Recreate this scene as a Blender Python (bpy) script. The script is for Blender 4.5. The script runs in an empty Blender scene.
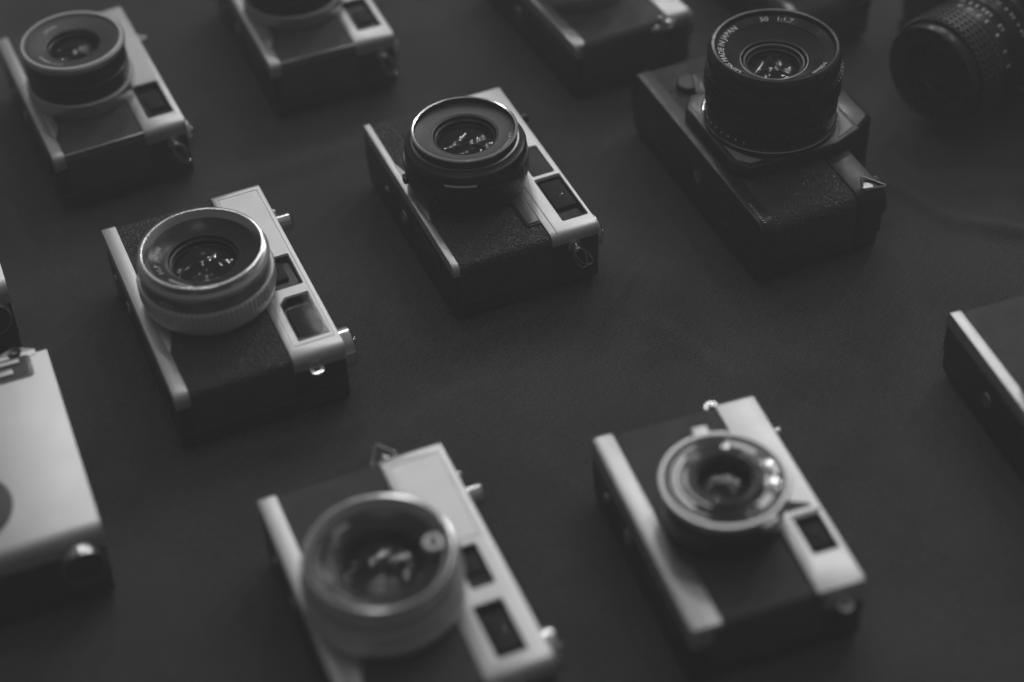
import bpy, bmesh, math, random
from mathutils import Vector, Matrix, noise
random.seed(7)
R = math.radians
S = bpy.context.scene
COL = S.collection
PI = math.pi

# ------------------------------------------------------------------ camera
PITCH, ROLL, DIST, FPX = 43.644, -2.596, 0.91038, 1905.7
cd = bpy.data.cameras.new('camera'); cam = bpy.data.objects.new('camera', cd); COL.objects.link(cam)
p = R(PITCH)
fw = Vector((0, math.cos(p), -math.sin(p))); rt = Vector((1, 0, 0)); up = rt.cross(fw)
ro = R(ROLL)
r2 = rt * math.cos(ro) + up * math.sin(ro); u2 = -rt * math.sin(ro) + up * math.cos(ro)
cam.matrix_world = Matrix(((r2.x, u2.x, -fw.x, 0), (r2.y, u2.y, -fw.y, -DIST * math.cos(p)),
                           (r2.z, u2.z, -fw.z, DIST * math.sin(p)), (0, 0, 0, 1)))
cd.sensor_width = 36; cd.lens = FPX / 1024 * 36
cd.clip_start = 0.02; cd.clip_end = 60
cd.dof.use_dof = True; cd.dof.focus_distance = 0.913; cd.dof.aperture_fstop = 67.0 / 22.0
cd.dof.aperture_blades = 0
S.camera = cam

# ------------------------------------------------------------------ world and lamps
w = bpy.data.worlds.new('World'); S.world = w; w.use_nodes = True
nt = w.node_tree; bg = nt.nodes['Background']
# dim room: pale wall and ceiling behind the table, darkness on the photographer's side
tcw = nt.nodes.new('ShaderNodeTexCoord'); dp = nt.nodes.new('ShaderNodeVectorMath'); dp.operation = 'DOT_PRODUCT'
dp.inputs[1].default_value = Vector((0.22, 0.62, 0.75)).normalized()
mw = nt.nodes.new('ShaderNodeMapRange'); mw.interpolation_type = 'SMOOTHSTEP'
mw.inputs[1].default_value = 0.15; mw.inputs[2].default_value = 0.85; mw.inputs[3].default_value = 0.045; mw.inputs[4].default_value = 0.18
nt.links.new(tcw.outputs['Generated'], dp.inputs[0]); nt.links.new(dp.outputs['Value'], mw.inputs[0])
nt.links.new(mw.outputs[0], bg.inputs[0]); bg.inputs[1].default_value = 1.0

# rows of small ceiling lamps beyond the table, and two weak ones over the photographer
LAMPS = [(-0.45, 1.15, 1.5, 3.0), (0.2, 1.15, 1.5, 3.8), (0.9, 1.15, 1.5, 5.0), (-0.25, 1.6, 1.5, 7.0), (0.5, 1.6, 1.5, 8.5),
         (1.2, 1.6, 1.5, 9.5), (-0.1, 2.15, 1.55, 12.0), (0.8, 2.1, 1.55, 13.0),
         (-0.22, 0.35, 2.0, 2.2), (0.70, 0.62, 1.74, 4.5), (0.1, -0.7, 1.9, 1.4)]
for x, y, z, e in LAMPS:
    l = bpy.data.lights.new('ceiling_bulb', 'POINT'); l.energy = e; l.shadow_soft_size = 0.06
    o = bpy.data.objects.new('ceiling_bulb', l); COL.objects.link(o); o.location = (x, y, z)

S.render.engine = 'CYCLES'
S.cycles.use_denoising = True
S.cycles.max_bounces = 8; S.cycles.transparent_max_bounces = 16
S.cycles.sample_clamp_indirect = 4.0
S.view_settings.view_transform = 'Standard'; S.view_settings.look = 'None'
S.view_settings.exposure = 0.0; S.view_settings.gamma = 1.0

# ------------------------------------------------------------------ materials
def mat(name, base, rough, metal=0.0, bump=None, rvar=0.0, cvar=0.0, cscale=60, coat=0.0, spec=0.5, scratch=0.0):
    m = bpy.data.materials.new(name); m.use_nodes = True
    n = m.node_tree.nodes; L = m.node_tree.links; b = n['Principled BSDF']
    b.inputs['Base Color'].default_value = (base, base, base, 1)
    b.inputs['Roughness'].default_value = rough; b.inputs['Metallic'].default_value = metal
    b.inputs['Coat Weight'].default_value = coat; b.inputs['Specular IOR Level'].default_value = spec
    tc = n.new('ShaderNodeTexCoord')
    if rvar:
        q = n.new('ShaderNodeTexNoise'); q.inputs['Scale'].default_value = 90; q.inputs['Detail'].default_value = 6
        L.new(tc.outputs['Object'], q.inputs['Vector'])
        mr = n.new('ShaderNodeMapRange'); mr.inputs[3].default_value = rough - rvar; mr.inputs[4].default_value = rough + rvar
        mr.inputs[1].default_value = 0.3; mr.inputs[2].default_value = 0.7
        L.new(q.outputs[0], mr.inputs[0]); L.new(mr.outputs[0], b.inputs['Roughness'])
    if cvar:
        q = n.new('ShaderNodeTexNoise'); q.inputs['Scale'].default_value = cscale; q.inputs['Detail'].default_value = 8
        q.inputs['Roughness'].default_value = 0.65
        L.new(tc.outputs['Object'], q.inputs['Vector'])
        mr = n.new('ShaderNodeMapRange'); mr.inputs[1].default_value = 0.3; mr.inputs[2].default_value = 0.7
        mr.inputs[3].default_value = base * (1 - cvar); mr.inputs[4].default_value = base * (1 + cvar)
        L.new(q.outputs[0], mr.inputs[0]); L.new(mr.outputs[0], b.inputs['Base Color'])
    if bump:
        kind, sc, dist = bump
        if kind == 'leather':
            v = n.new('ShaderNodeTexVoronoi'); v.inputs['Scale'].default_value = sc; v.feature = 'SMOOTH_F1'
            v.inputs['Smoothness'].default_value = 0.35
            q = n.new('ShaderNodeTexNoise'); q.inputs['Scale'].default_value = sc * 0.6; q.inputs['Detail'].default_value = 3
            ad = n.new('ShaderNodeVectorMath'); ad.operation = 'MULTIPLY_ADD'
            ad.inputs[1].default_value = (0.0012,) * 3
            L.new(tc.outputs['Object'], q.inputs['Vector']); L.new(q.outputs[1], ad.inputs[0]); L.new(tc.outputs['Object'], ad.inputs[2])
            L.new(ad.outputs[0], v.inputs['Vector']); hsock = v.outputs['Distance']
            inv = True
        else:
            q = n.new('ShaderNodeTexNoise'); q.inputs['Scale'].default_value = sc; q.inputs['Detail'].default_value = 4
            L.new(tc.outputs['Object'], q.inputs['Vector']); hsock = q.outputs[0]; inv = False
        bp = n.new('ShaderNodeBump'); bp.inputs['Distance'].default_value = dist; bp.inputs['Strength'].default_value = 1.0
        bp.invert = inv
        L.new(hsock, bp.inputs['Height']); L.new(bp.outputs[0], b.inputs['Normal'])
    return m

def glass(name, tint=0.9, k=1.0):
    m = bpy.data.materials.new(name); m.use_nodes = True
    n = m.node_tree.nodes; L = m.node_tree.links; n.remove(n['Principled BSDF'])
    t = n.new('ShaderNodeBsdfTransparent'); t.inputs[0].default_value = (tint, tint, tint, 1)
    g = n.new('ShaderNodeBsdfGlossy'); g.inputs['Roughness'].default_value = 0.03
    ge = n.new('ShaderNodeNewGeometry'); dt = n.new('ShaderNodeVectorMath'); dt.operation = 'DOT_PRODUCT'
    L.new(ge.outputs['Normal'], dt.inputs[0]); L.new(ge.outputs['Incoming'], dt.inputs[1])
    def mth(op, a, b_=None):
        q = n.new('ShaderNodeMath'); q.operation = op
        for i_, v_ in enumerate((a, b_)):
            if v_ is None: continue
            if hasattr(v_, 'links'): L.new(v_, q.inputs[i_])
            else: q.inputs[i_].default_value = v_
        return q.outputs[0]
    c_ = mth('ABSOLUTE', dt.outputs['Value']); pw = mth('POWER', mth('SUBTRACT', 1.0, c_), 5.0)
    fr = mth('ADD', mth('MULTIPLY', pw, 0.96), 0.04)           # Schlick reflectance of glass
    mu = mth('MULTIPLY', fr, k)
    x = n.new('ShaderNodeMixShader'); L.new(mu, x.inputs[0])
    L.new(t.outputs[0], x.inputs[1]); L.new(g.outputs[0], x.inputs[2])
    L.new(x.outputs[0], n['Material Output'].inputs[0])
    return m

M = dict(
    satin=mat('satin_chrome', 0.63, 0.44, 0.9, ('n', 2600, 0.00002), 0.015, 0.03),
    satin_dull=mat('dull_satin_chrome', 0.55, 0.42, 0.9, ('n', 2600, 0.00003), 0.05, 0.05),
    brushed=mat('brushed_aluminium', 0.72, 0.5, 0.6, ('n', 2200, 0.00002), 0.05, 0.05),
    chrome=mat('polished_chrome', 0.66, 0.2, 1.0, None, 0.05),
    steel=mat('grey_metal', 0.32, 0.34, 0.9, None, 0.06, 0.1),
    leather=mat('black_leatherette', 0.045, 0.36, 0.0, ('leather', 900, 0.0009), 0.08, 0.2),
    leather_fine=mat('fine_black_leatherette', 0.055, 0.5, 0.0, ('leather', 1400, 0.0003), 0.08, 0.2),
    black=mat('black_paint', 0.02, 0.38, 0.0, ('n', 1500, 0.00001), 0.08, 0.2),
    blackg=mat('glossy_black_paint', 0.018, 0.26, 0.0, None, 0.06),
    anod=mat('black_anodised_metal', 0.022, 0.33, 0.0, None, 0.06, 0.2),
    matte=mat('matte_black', 0.012, 0.8),
    nameblk=mat('black_name_ring', 0.03, 0.24, 0.0, None, 0.05, spec=0.3),
    namegry=mat('dark_grey_ring', 0.075, 0.42, 0.3, ('n', 900, 0.00001), 0.05, 0.05),
    grey=mat('grey_plate', 0.16, 0.35, 0.4, None, 0.08, 0.15),
    wingrey=mat('dull_window_glass', 0.075, 0.6, 0.0, None, 0.05, 0.25, 200, spec=0.25),
    white=mat('white_engraving', 0.9, 0.5),
    disc=mat('dark_grey_disc', 0.07, 0.5, 0.0, ('n', 800, 0.00002), 0.05, 0.1),
    glass=glass('coated_glass', 0.92, 0.6), glass_weak=glass('dark_coated_glass', 0.9, 0.2), pane=glass('window_pane', 0.85, 0.15),
    lit_shoulder=mat('lit_shoulder_grey', 0.42, 0.45),  # pale grey that paints the light on the mirror box corners
    rubber=mat('black_rubber', 0.035, 0.45),
    mirror=mat('shutter_steel', 0.22, 0.3, 1.0),
)

# ------------------------------------------------------------------ helpers (millimetres in, metres out)
def finish(bm, name, m, parent=None, smooth=True, ang=35):
    bmesh.ops.recalc_face_normals(bm, faces=bm.faces[:])
    me = bpy.data.meshes.new(name); bmesh.ops.scale(bm, vec=(0.001,) * 3, verts=bm.verts[:])
    bm.to_mesh(me); bm.free()
    if smooth:
        me.shade_smooth(); me.set_sharp_from_angle(angle=R(ang))
    me.materials.append(m)
    o = bpy.data.objects.new(name, me); COL.objects.link(o)
    if parent: o.parent = parent
    return o

def xform(bm, verts, M4):
    if M4 is not None: bmesh.ops.transform(bm, matrix=M4, verts=verts)

def prism(bm, poly, z0, z1, bev=0.0, seg=2, M4=None, botbev=False):
    b = bmesh.new()
    lo = [b.verts.new((x, y, z0)) for x, y in poly]; hi = [b.verts.new((x, y, z1)) for x, y in poly]
    b.faces.new(lo[::-1]); b.faces.new(hi); n = len(poly)
    for i in range(n): b.faces.new((lo[i], lo[(i + 1) % n], hi[(i + 1) % n], hi[i]))
    bmesh.ops.recalc_face_normals(b, faces=b.faces[:])
    if bev:
        es = [e for e in b.edges if abs(e.verts[0].co.z - e.verts[1].co.z) < 1e-6 and (botbev or e.verts[0].co.z > (z0 + z1) / 2)]
        bmesh.ops.bevel(b, geom=es, offset=bev, segments=seg, profile=0.5, affect='EDGES', clamp_overlap=True)
    xform(b, b.verts[:], M4)
    me = bpy.data.meshes.new('t'); b.to_mesh(me); b.free(); bm.from_mesh(me); bpy.data.meshes.remove(me)
    return bm

def rrect(x0, y0, x1, y1, r, n=5, rr=None):
    rr = rr or (r, r, r, r); pts = []      # corner radii: (x0y0),(x1y0),(x1y1),(x0y1)
    for (cx, cy, a0, q) in ((x0, y0, 180, rr[0]), (x1, y0, 270, rr[1]), (x1, y1, 0, rr[2]), (x0, y1, 90, rr[3])):
        q = max(q, 0.01)
        ox = cx + (q if cx == x0 else -q); oy = cy + (q if cy == y0 else -q)
        for k in range(n + 1):
            a = R(a0 + 90 * k / n); pts.append((ox + q * math.cos(a), oy + q * math.sin(a)))
    return pts

# maps prism space (u, v, h) -> camera space (x, z, y): outline in the x/z plane, extruded along y
XZ = Matrix(((1, 0, 0, 0), (0, 0, 1, 0), (0, 1, 0, 0), (0, 0, 0, 1)))
def axisY(x, z, y0=0, sgn=1):   # lathe axis along +-Y through (x, z), starting at y0
    return Matrix(((1, 0, 0, x), (0, 0, sgn, y0), (0, 1, 0, z), (0, 0, 0, 1)))
def axisX(y, z, x0=0, sgn=1):
    return Matrix(((0, 0, sgn, x0), (1, 0, 0, y), (0, 1, 0, z), (0, 0, 0, 1)))
def at(x, y, z=0, a=0): return Matrix.Translation((x, y, z)) @ Matrix.Rotation(R(a), 4, 'Z')

def lathe(bm, prof, n=96, M4=None, knurl=None):
    """closed solid of revolution; prof [(r,z)...] from axis or a closed ring profile. knurl=(z0,z1,count,depth)"""
    b = bmesh.new(); rings = []
    closed = not (prof[0][0] < 1e-6 and prof[-1][0] < 1e-6)
    for r, z in prof:
        if r < 1e-6: rings.append([b.verts.new((0, 0, z))]); continue
        ring = []
        for k in range(n):
            a = 2 * PI * k / n; q = r
            if knurl and knurl[0] <= z <= knurl[1]:
                ph = (k * knurl[2] / n) % 1.0
                q = r - (knurl[3] if ph > 0.55 else 0.0)
            ring.append(b.verts.new((q * math.cos(a), q * math.sin(a), z)))
        rings.append(ring)
    seq = list(zip(rings, rings[1:])) + ([(rings[-1], rings[0])] if closed else [])
    for A, B in seq:
        for k in range(n):
            k2 = (k + 1) % n
            if len(A) == 1 and len(B) == 1: continue
            if len(A) == 1: b.faces.new((A[0], B[k2], B[k]))
            elif len(B) == 1: b.faces.new((A[k], A[k2], B[0]))
            else: b.faces.new((A[k], A[k2], B[k2], B[k]))
    bmesh.ops.recalc_face_normals(b, faces=b.faces[:])
    xform(b, b.verts[:], M4)
    me = bpy.data.meshes.new('t'); b.to_mesh(me); b.free(); bm.from_mesh(me); bpy.data.meshes.remove(me)
    return bm

def dome(bm, r, z, h, t=1.2, M4=None, n=64):
    """lens element: spherical cap of radius r rising h above z, thickness t"""
    up_, dn = [], []
    for k in range(13):
        q = r * k / 12
        rho = (r * r + h * h) / (2 * abs(h)); zz = math.sqrt(rho * rho - q * q) - (rho - abs(h))
        zz = zz if h > 0 else -zz
        up_.append((q, z + zz)); dn.append((q, z + zz * 0.92 - t))
    return lathe(bm, up_ + dn[::-1], n, M4)

def tube(bm, pts, r, closed=False, n=8, M4=None):
    b = bmesh.new(); P = [Vector(q) for q in pts]; rings = []; N = len(P); prev = None
    for i in range(N):
        a = P[i - 1] if (closed or i) else P[i]; c = P[(i + 1) % N] if (closed or i < N - 1) else P[i]
        t = (c - a).normalized()
        u = prev - t * prev.dot(t) if prev else t.orthogonal()
        u.normalize(); prev = u; v = t.cross(u)
        rings.append([b.verts.new(P[i] + (u * math.cos(2 * PI * k / n) + v * math.sin(2 * PI * k / n)) * r) for k in range(n)])
    for i in range(N if closed else N - 1):
        A, B = rings[i], rings[(i + 1) % N]
        for k in range(n): b.faces.new((A[k], A[(k + 1) % n], B[(k + 1) % n], B[k]))
    if not closed: b.faces.new(rings[0][::-1]); b.faces.new(rings[-1])
    bmesh.ops.recalc_face_normals(b, faces=b.faces[:])
    xform(b, b.verts[:], M4)
    me = bpy.data.meshes.new('t'); b.to_mesh(me); b.free(); bm.from_mesh(me); bpy.data.meshes.remove(me)
    return bm

def arcring(bm, r0, r1, z0, z1, a0, a1, n=24, M4=None):
    """raised arc-shaped bar between angles, from radius r0..r1, height z0..z1"""
    pts = [(r1 * math.cos(R(a0 + (a1 - a0) * k / n)), r1 * math.sin(R(a0 + (a1 - a0) * k / n))) for k in range(n + 1)]
    pts += [(r0 * math.cos(R(a1 + (a0 - a1) * k / n)), r0 * math.sin(R(a1 + (a0 - a1) * k / n))) for k in range(n + 1)]
    return prism(bm, pts, z0, z1, 0, M4=M4)

def cut(o, cutters):
    for cb in cutters:
        me = bpy.data.meshes.new('c'); bmesh.ops.scale(cb, vec=(0.001,) * 3, verts=cb.verts[:])
        bmesh.ops.recalc_face_normals(cb, faces=cb.faces[:]); cb.to_mesh(me); cb.free()
        c = bpy.data.objects.new('c', me); COL.objects.link(c); c.parent = o.parent
        md = o.modifiers.new('b', 'BOOLEAN'); md.operation = 'DIFFERENCE'; md.object = c; md.solver = 'EXACT'
        dg = bpy.context.evaluated_depsgraph_get(); dg.update()
        nm = bpy.data.meshes.new_from_object(o.evaluated_get(dg)); o.modifiers.clear()
        old = o.data; o.data = nm; nm.name = old.name
        bpy.data.objects.remove(c); bpy.data.meshes.remove(me)
    o.data.shade_smooth(); o.data.set_sharp_from_angle(angle=R(35))

def text_verts(s, size):
    cu = bpy.data.curves.new('t', 'FONT'); cu.body = s; cu.size = size; cu.resolution_u = 2; cu.offset = size * 0.03
    o = bpy.data.objects.new('t', cu); COL.objects.link(o)
    dg = bpy.context.evaluated_depsgraph_get(); dg.update()
    me = bpy.data.meshes.new_from_object(o.evaluated_get(dg)); bpy.data.objects.remove(o); bpy.data.curves.remove(cu)
    b = bmesh.new(); b.from_mesh(me); bpy.data.meshes.remove(me)
    r = bmesh.ops.extrude_face_region(b, geom=b.faces[:])
    for v in r['geom']:
        if isinstance(v, bmesh.types.BMVert): v.co.z += 0.06
    return b
def ring_text(name, s, size, r, z, slope, a_start, m, parent, M4=None, stretch=1.0, jobs=None):
    """letters round a cone: tops outward, running clockwise seen from the front, from angle a_start"""
    for (s, size, r, z, slope, a_start, stretch) in (jobs or [(s, size, r, z, slope, a_start, stretch)]):
        out = bmesh.new()
        b = text_verts(s, size)
        for v in b.verts:
            a = R(a_start) - v.co.x * stretch / r; q = r + v.co.y * math.cos(slope) - v.co.z * math.sin(slope)
            zz = z + v.co.y * math.sin(slope) + v.co.z * math.cos(slope)
            v.co = (q * math.cos(a), q * math.sin(a), zz)
        xform(b, b.verts[:], M4)
        me = bpy.data.meshes.new('t'); b.to_mesh(me); b.free(); out.from_mesh(me); bpy.data.meshes.remove(me)
        finish(out, name, m, parent, smooth=False)
def barrel_text(name, jobs, m, parent, M4=None):
    """letters on a cylinder wall: (text, size, radius, z, angle); reading direction round the barrel, tops to the front"""
    out = bmesh.new()
    for s, size, r, z, a0 in jobs:
        b = text_verts(s, size)
        for v in b.verts:
            a = R(a0) + v.co.x / r; q = r - 0.02 + v.co.z
            v.co = (q * math.cos(a), q * math.sin(a), z + v.co.y)
        xform(b, b.verts[:], M4)
        me = bpy.data.meshes.new('t'); b.to_mesh(me); b.free(); out.from_mesh(me); bpy.data.meshes.remove(me)
    return finish(out, name, m, parent, smooth=False)

def thing(name, label, cat, group=None, loc=(0, 0, 0), rot=0.0):
    o = bpy.data.objects.new(name, None); COL.objects.link(o); o.empty_display_size = 0.02
    o.location = loc; o.rotation_euler = (0, 0, R(rot)); o['label'] = label; o['category'] = cat
    if group: o['group'] = group
    return o
def copy_tree(o, parent=None):
    c = o.copy(); COL.objects.link(c); c.parent = parent
    for ch in [q for q in bpy.data.objects if q.parent == o]: copy_tree(ch, c)
    return c

# ------------------------------------------------------------------ the cloth
def cloth_z(x, y):
    z = 0.0014 * noise.noise(Vector((x * 5, y * 5, 1.3))) + 0.0016 * noise.noise(Vector((x * 17 + y * 6, y * 9, 4.1))) + 0.0003 * noise.noise(Vector((x * 45, y * 38, 7.7)))
    for (ax, ay, bx, by, h, wd) in CREASE:
        dx, dy = bx - ax, by - ay; L2 = dx * dx + dy * dy
        t = max(-0.2, min(1.2, ((x - ax) * dx + (y - ay) * dy) / L2))
        tt = max(0, min(1, t)); d = math.hypot(x - ax - dx * tt, y - ay - dy * tt)
        f = math.sin(PI * max(0.0, min(1.0, (t + 0.2) / 1.4))) if 0 <= tt <= 1 else 0
        z += 3.2 * h * math.exp(-(d / wd) ** 2) * f
    return z - 0.0018
CREASE = [(0.222, 0.075, 0.30, 0.045, 0.0014, 0.0055), (0.19, 0.115, 0.225, 0.075, 0.0006, 0.004),
          (0.062, 0.048, 0.050, 0.020, 0.0012, 0.003), (0.36, 0.10, 0.22, 0.10, 0.0010, 0.009),
          (-0.02, -0.03, -0.10, -0.10, 0.0007, 0.008), (-0.15, 0.13, -0.05, 0.17, 0.0008, 0.009),
          (0.02, 0.19, 0.05, 0.05, 0.0008, 0.011), (-0.20, 0.1, -0.17, 0.02, 0.0008, 0.008),
          (0.17, -0.02, 0.14, -0.09, 0.0008, 0.007), (-0.01, 0.16, 0.02, 0.13, 0.0006, 0.005),
          (0.06, 0.02, 0.10, -0.03, 0.0006, 0.006), (-0.14, -0.07, -0.07, -0.05, 0.0006, 0.006)]
def axis_steps(lo, hi, flo, fhi, fine, coarse):
    v = []; x = lo
    while x < flo: v.append(x); x += coarse
    x = flo
    while x < fhi: v.append(x); x += fine
    x = fhi
    while x < hi + 1e-9: v.append(x); x += coarse
    return v
xs = axis_steps(-2.0, 2.0, -0.36, 0.40, 0.0016, 0.08); ys = axis_steps(-1.2, 2.4, -0.26, 0.40, 0.0016, 0.08)
verts = [(x, y, cloth_z(x, y)) for y in ys for x in xs]; nx = len(xs)
faces = [(j * nx + i, j * nx + i + 1, (j + 1) * nx + i + 1, (j + 1) * nx + i) for j in range(len(ys) - 1) for i in range(nx - 1)]
me = bpy.data.meshes.new('tablecloth'); me.from_pydata(verts, [], faces); me.shade_smooth()
cm = bpy.data.materials.new('dark_cloth'); cm.use_nodes = True
n = cm.node_tree.nodes; L = cm.node_tree.links; b = n['Principled BSDF']
b.inputs['Roughness'].default_value = 0.85; b.inputs['Specular IOR Level'].default_value = 0.25
b.inputs['Sheen Weight'].default_value = 0.15; b.inputs['Sheen Roughness'].default_value = 0.5
tc = n.new('ShaderNodeTexCoord')
mp = n.new('ShaderNodeMapping'); mp.inputs['Rotation'].default_value = (0, 0, R(28)); L.new(tc.outputs['Object'], mp.inputs[0])
wa = n.new('ShaderNodeTexWave'); wa.inputs['Scale'].default_value = 260; wa.inputs['Distortion'].default_value = 1.5; wa.inputs['Detail'].default_value = 2
wb = n.new('ShaderNodeTexWave'); wb.bands_direction = 'Y'; wb.inputs['Scale'].default_value = 260; wb.inputs['Distortion'].default_value = 1.5
n1 = n.new('ShaderNodeTexNoise'); n1.inputs['Scale'].default_value = 900; n1.inputs['Detail'].default_value = 3
n2 = n.new('ShaderNodeTexNoise'); n2.inputs['Scale'].default_value = 14; n2.inputs['Detail'].default_value = 6
n3 = n.new('ShaderNodeTexNoise'); n3.inputs['Scale'].default_value = 420; n3.inputs['Detail'].default_value = 1
for q in (wa, wb): L.new(mp.outputs[0], q.inputs[0])
for q in (n1, n2, n3): L.new(tc.outputs['Object'], q.inputs['Vector'])
ad = n.new('ShaderNodeMath'); L.new(wa.outputs[1], ad.inputs[0]); L.new(wb.outputs[1], ad.inputs[1])
ad2 = n.new('ShaderNodeMath'); L.new(ad.outputs[0], ad2.inputs[0]); L.new(n1.outputs[0], ad2.inputs[1])
bp = n.new('ShaderNodeBump'); bp.inputs['Distance'].default_value = 0.0005; bp.inputs['Strength'].default_value = 0.9
L.new(ad2.outputs[0], bp.inputs['Height']); L.new(bp.outputs[0], b.inputs['Normal'])
m1 = n.new('ShaderNodeMapRange'); m1.inputs[1].default_value = .3; m1.inputs[2].default_value = .7
m1.inputs[3].default_value = .74; m1.inputs[4].default_value = 1.28; L.new(n2.outputs[0], m1.inputs[0])
m2 = n.new('ShaderNodeMapRange'); m2.inputs[1].default_value = .25; m2.inputs[2].default_value = .75
m2.inputs[3].default_value = .048; m2.inputs[4].default_value = .140; L.new(n1.outputs[0], m2.inputs[0])
# tiny pale lint specks
m3 = n.new('ShaderNodeMapRange'); m3.inputs[1].default_value = .84; m3.inputs[2].default_value = .9; m3.inputs[4].default_value = .25
L.new(n3.outputs[0], m3.inputs[0])
mu = n.new('ShaderNodeMath'); mu.operation = 'MULTIPLY_ADD'; L.new(m1.outputs[0], mu.inputs[0]); L.new(m2.outputs[0], mu.inputs[1]); L.new(m3.outputs[0], mu.inputs[2])
L.new(mu.outputs[0], b.inputs['Base Color'])
me.materials.append(cm)
cl = bpy.data.objects.new('tablecloth', me); COL.objects.link(cl); cl['kind'] = 'structure'

# ------------------------------------------------------------------ added thin volume, an even pale veil that lifts every black
hz = bmesh.new(); bmesh.ops.create_cube(hz, size=1)
for v in hz.verts: v.co = Vector((v.co.x * 5.0, v.co.y * 4.6 + 0.6, -1.0 if v.co.z < 0 else 0.78))
hme = bpy.data.meshes.new('black_lift_haze'); hz.to_mesh(hme); hz.free()
hm = bpy.data.materials.new('black_lift_haze'); hm.use_nodes = True; hn = hm.node_tree
hn.nodes.remove(hn.nodes['Principled BSDF']); pv = hn.nodes.new('ShaderNodeVolumePrincipled')
pv.inputs['Color'].default_value = (1, 1, 1, 1); pv.inputs['Density'].default_value = 0.17
hn.links.new(pv.outputs[0], hn.nodes['Material Output'].inputs['Volume'])
hme.materials.append(hm); ho = bpy.data.objects.new('black_lift_haze', hme); COL.objects.link(ho); ho['kind'] = 'stuff'

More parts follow.
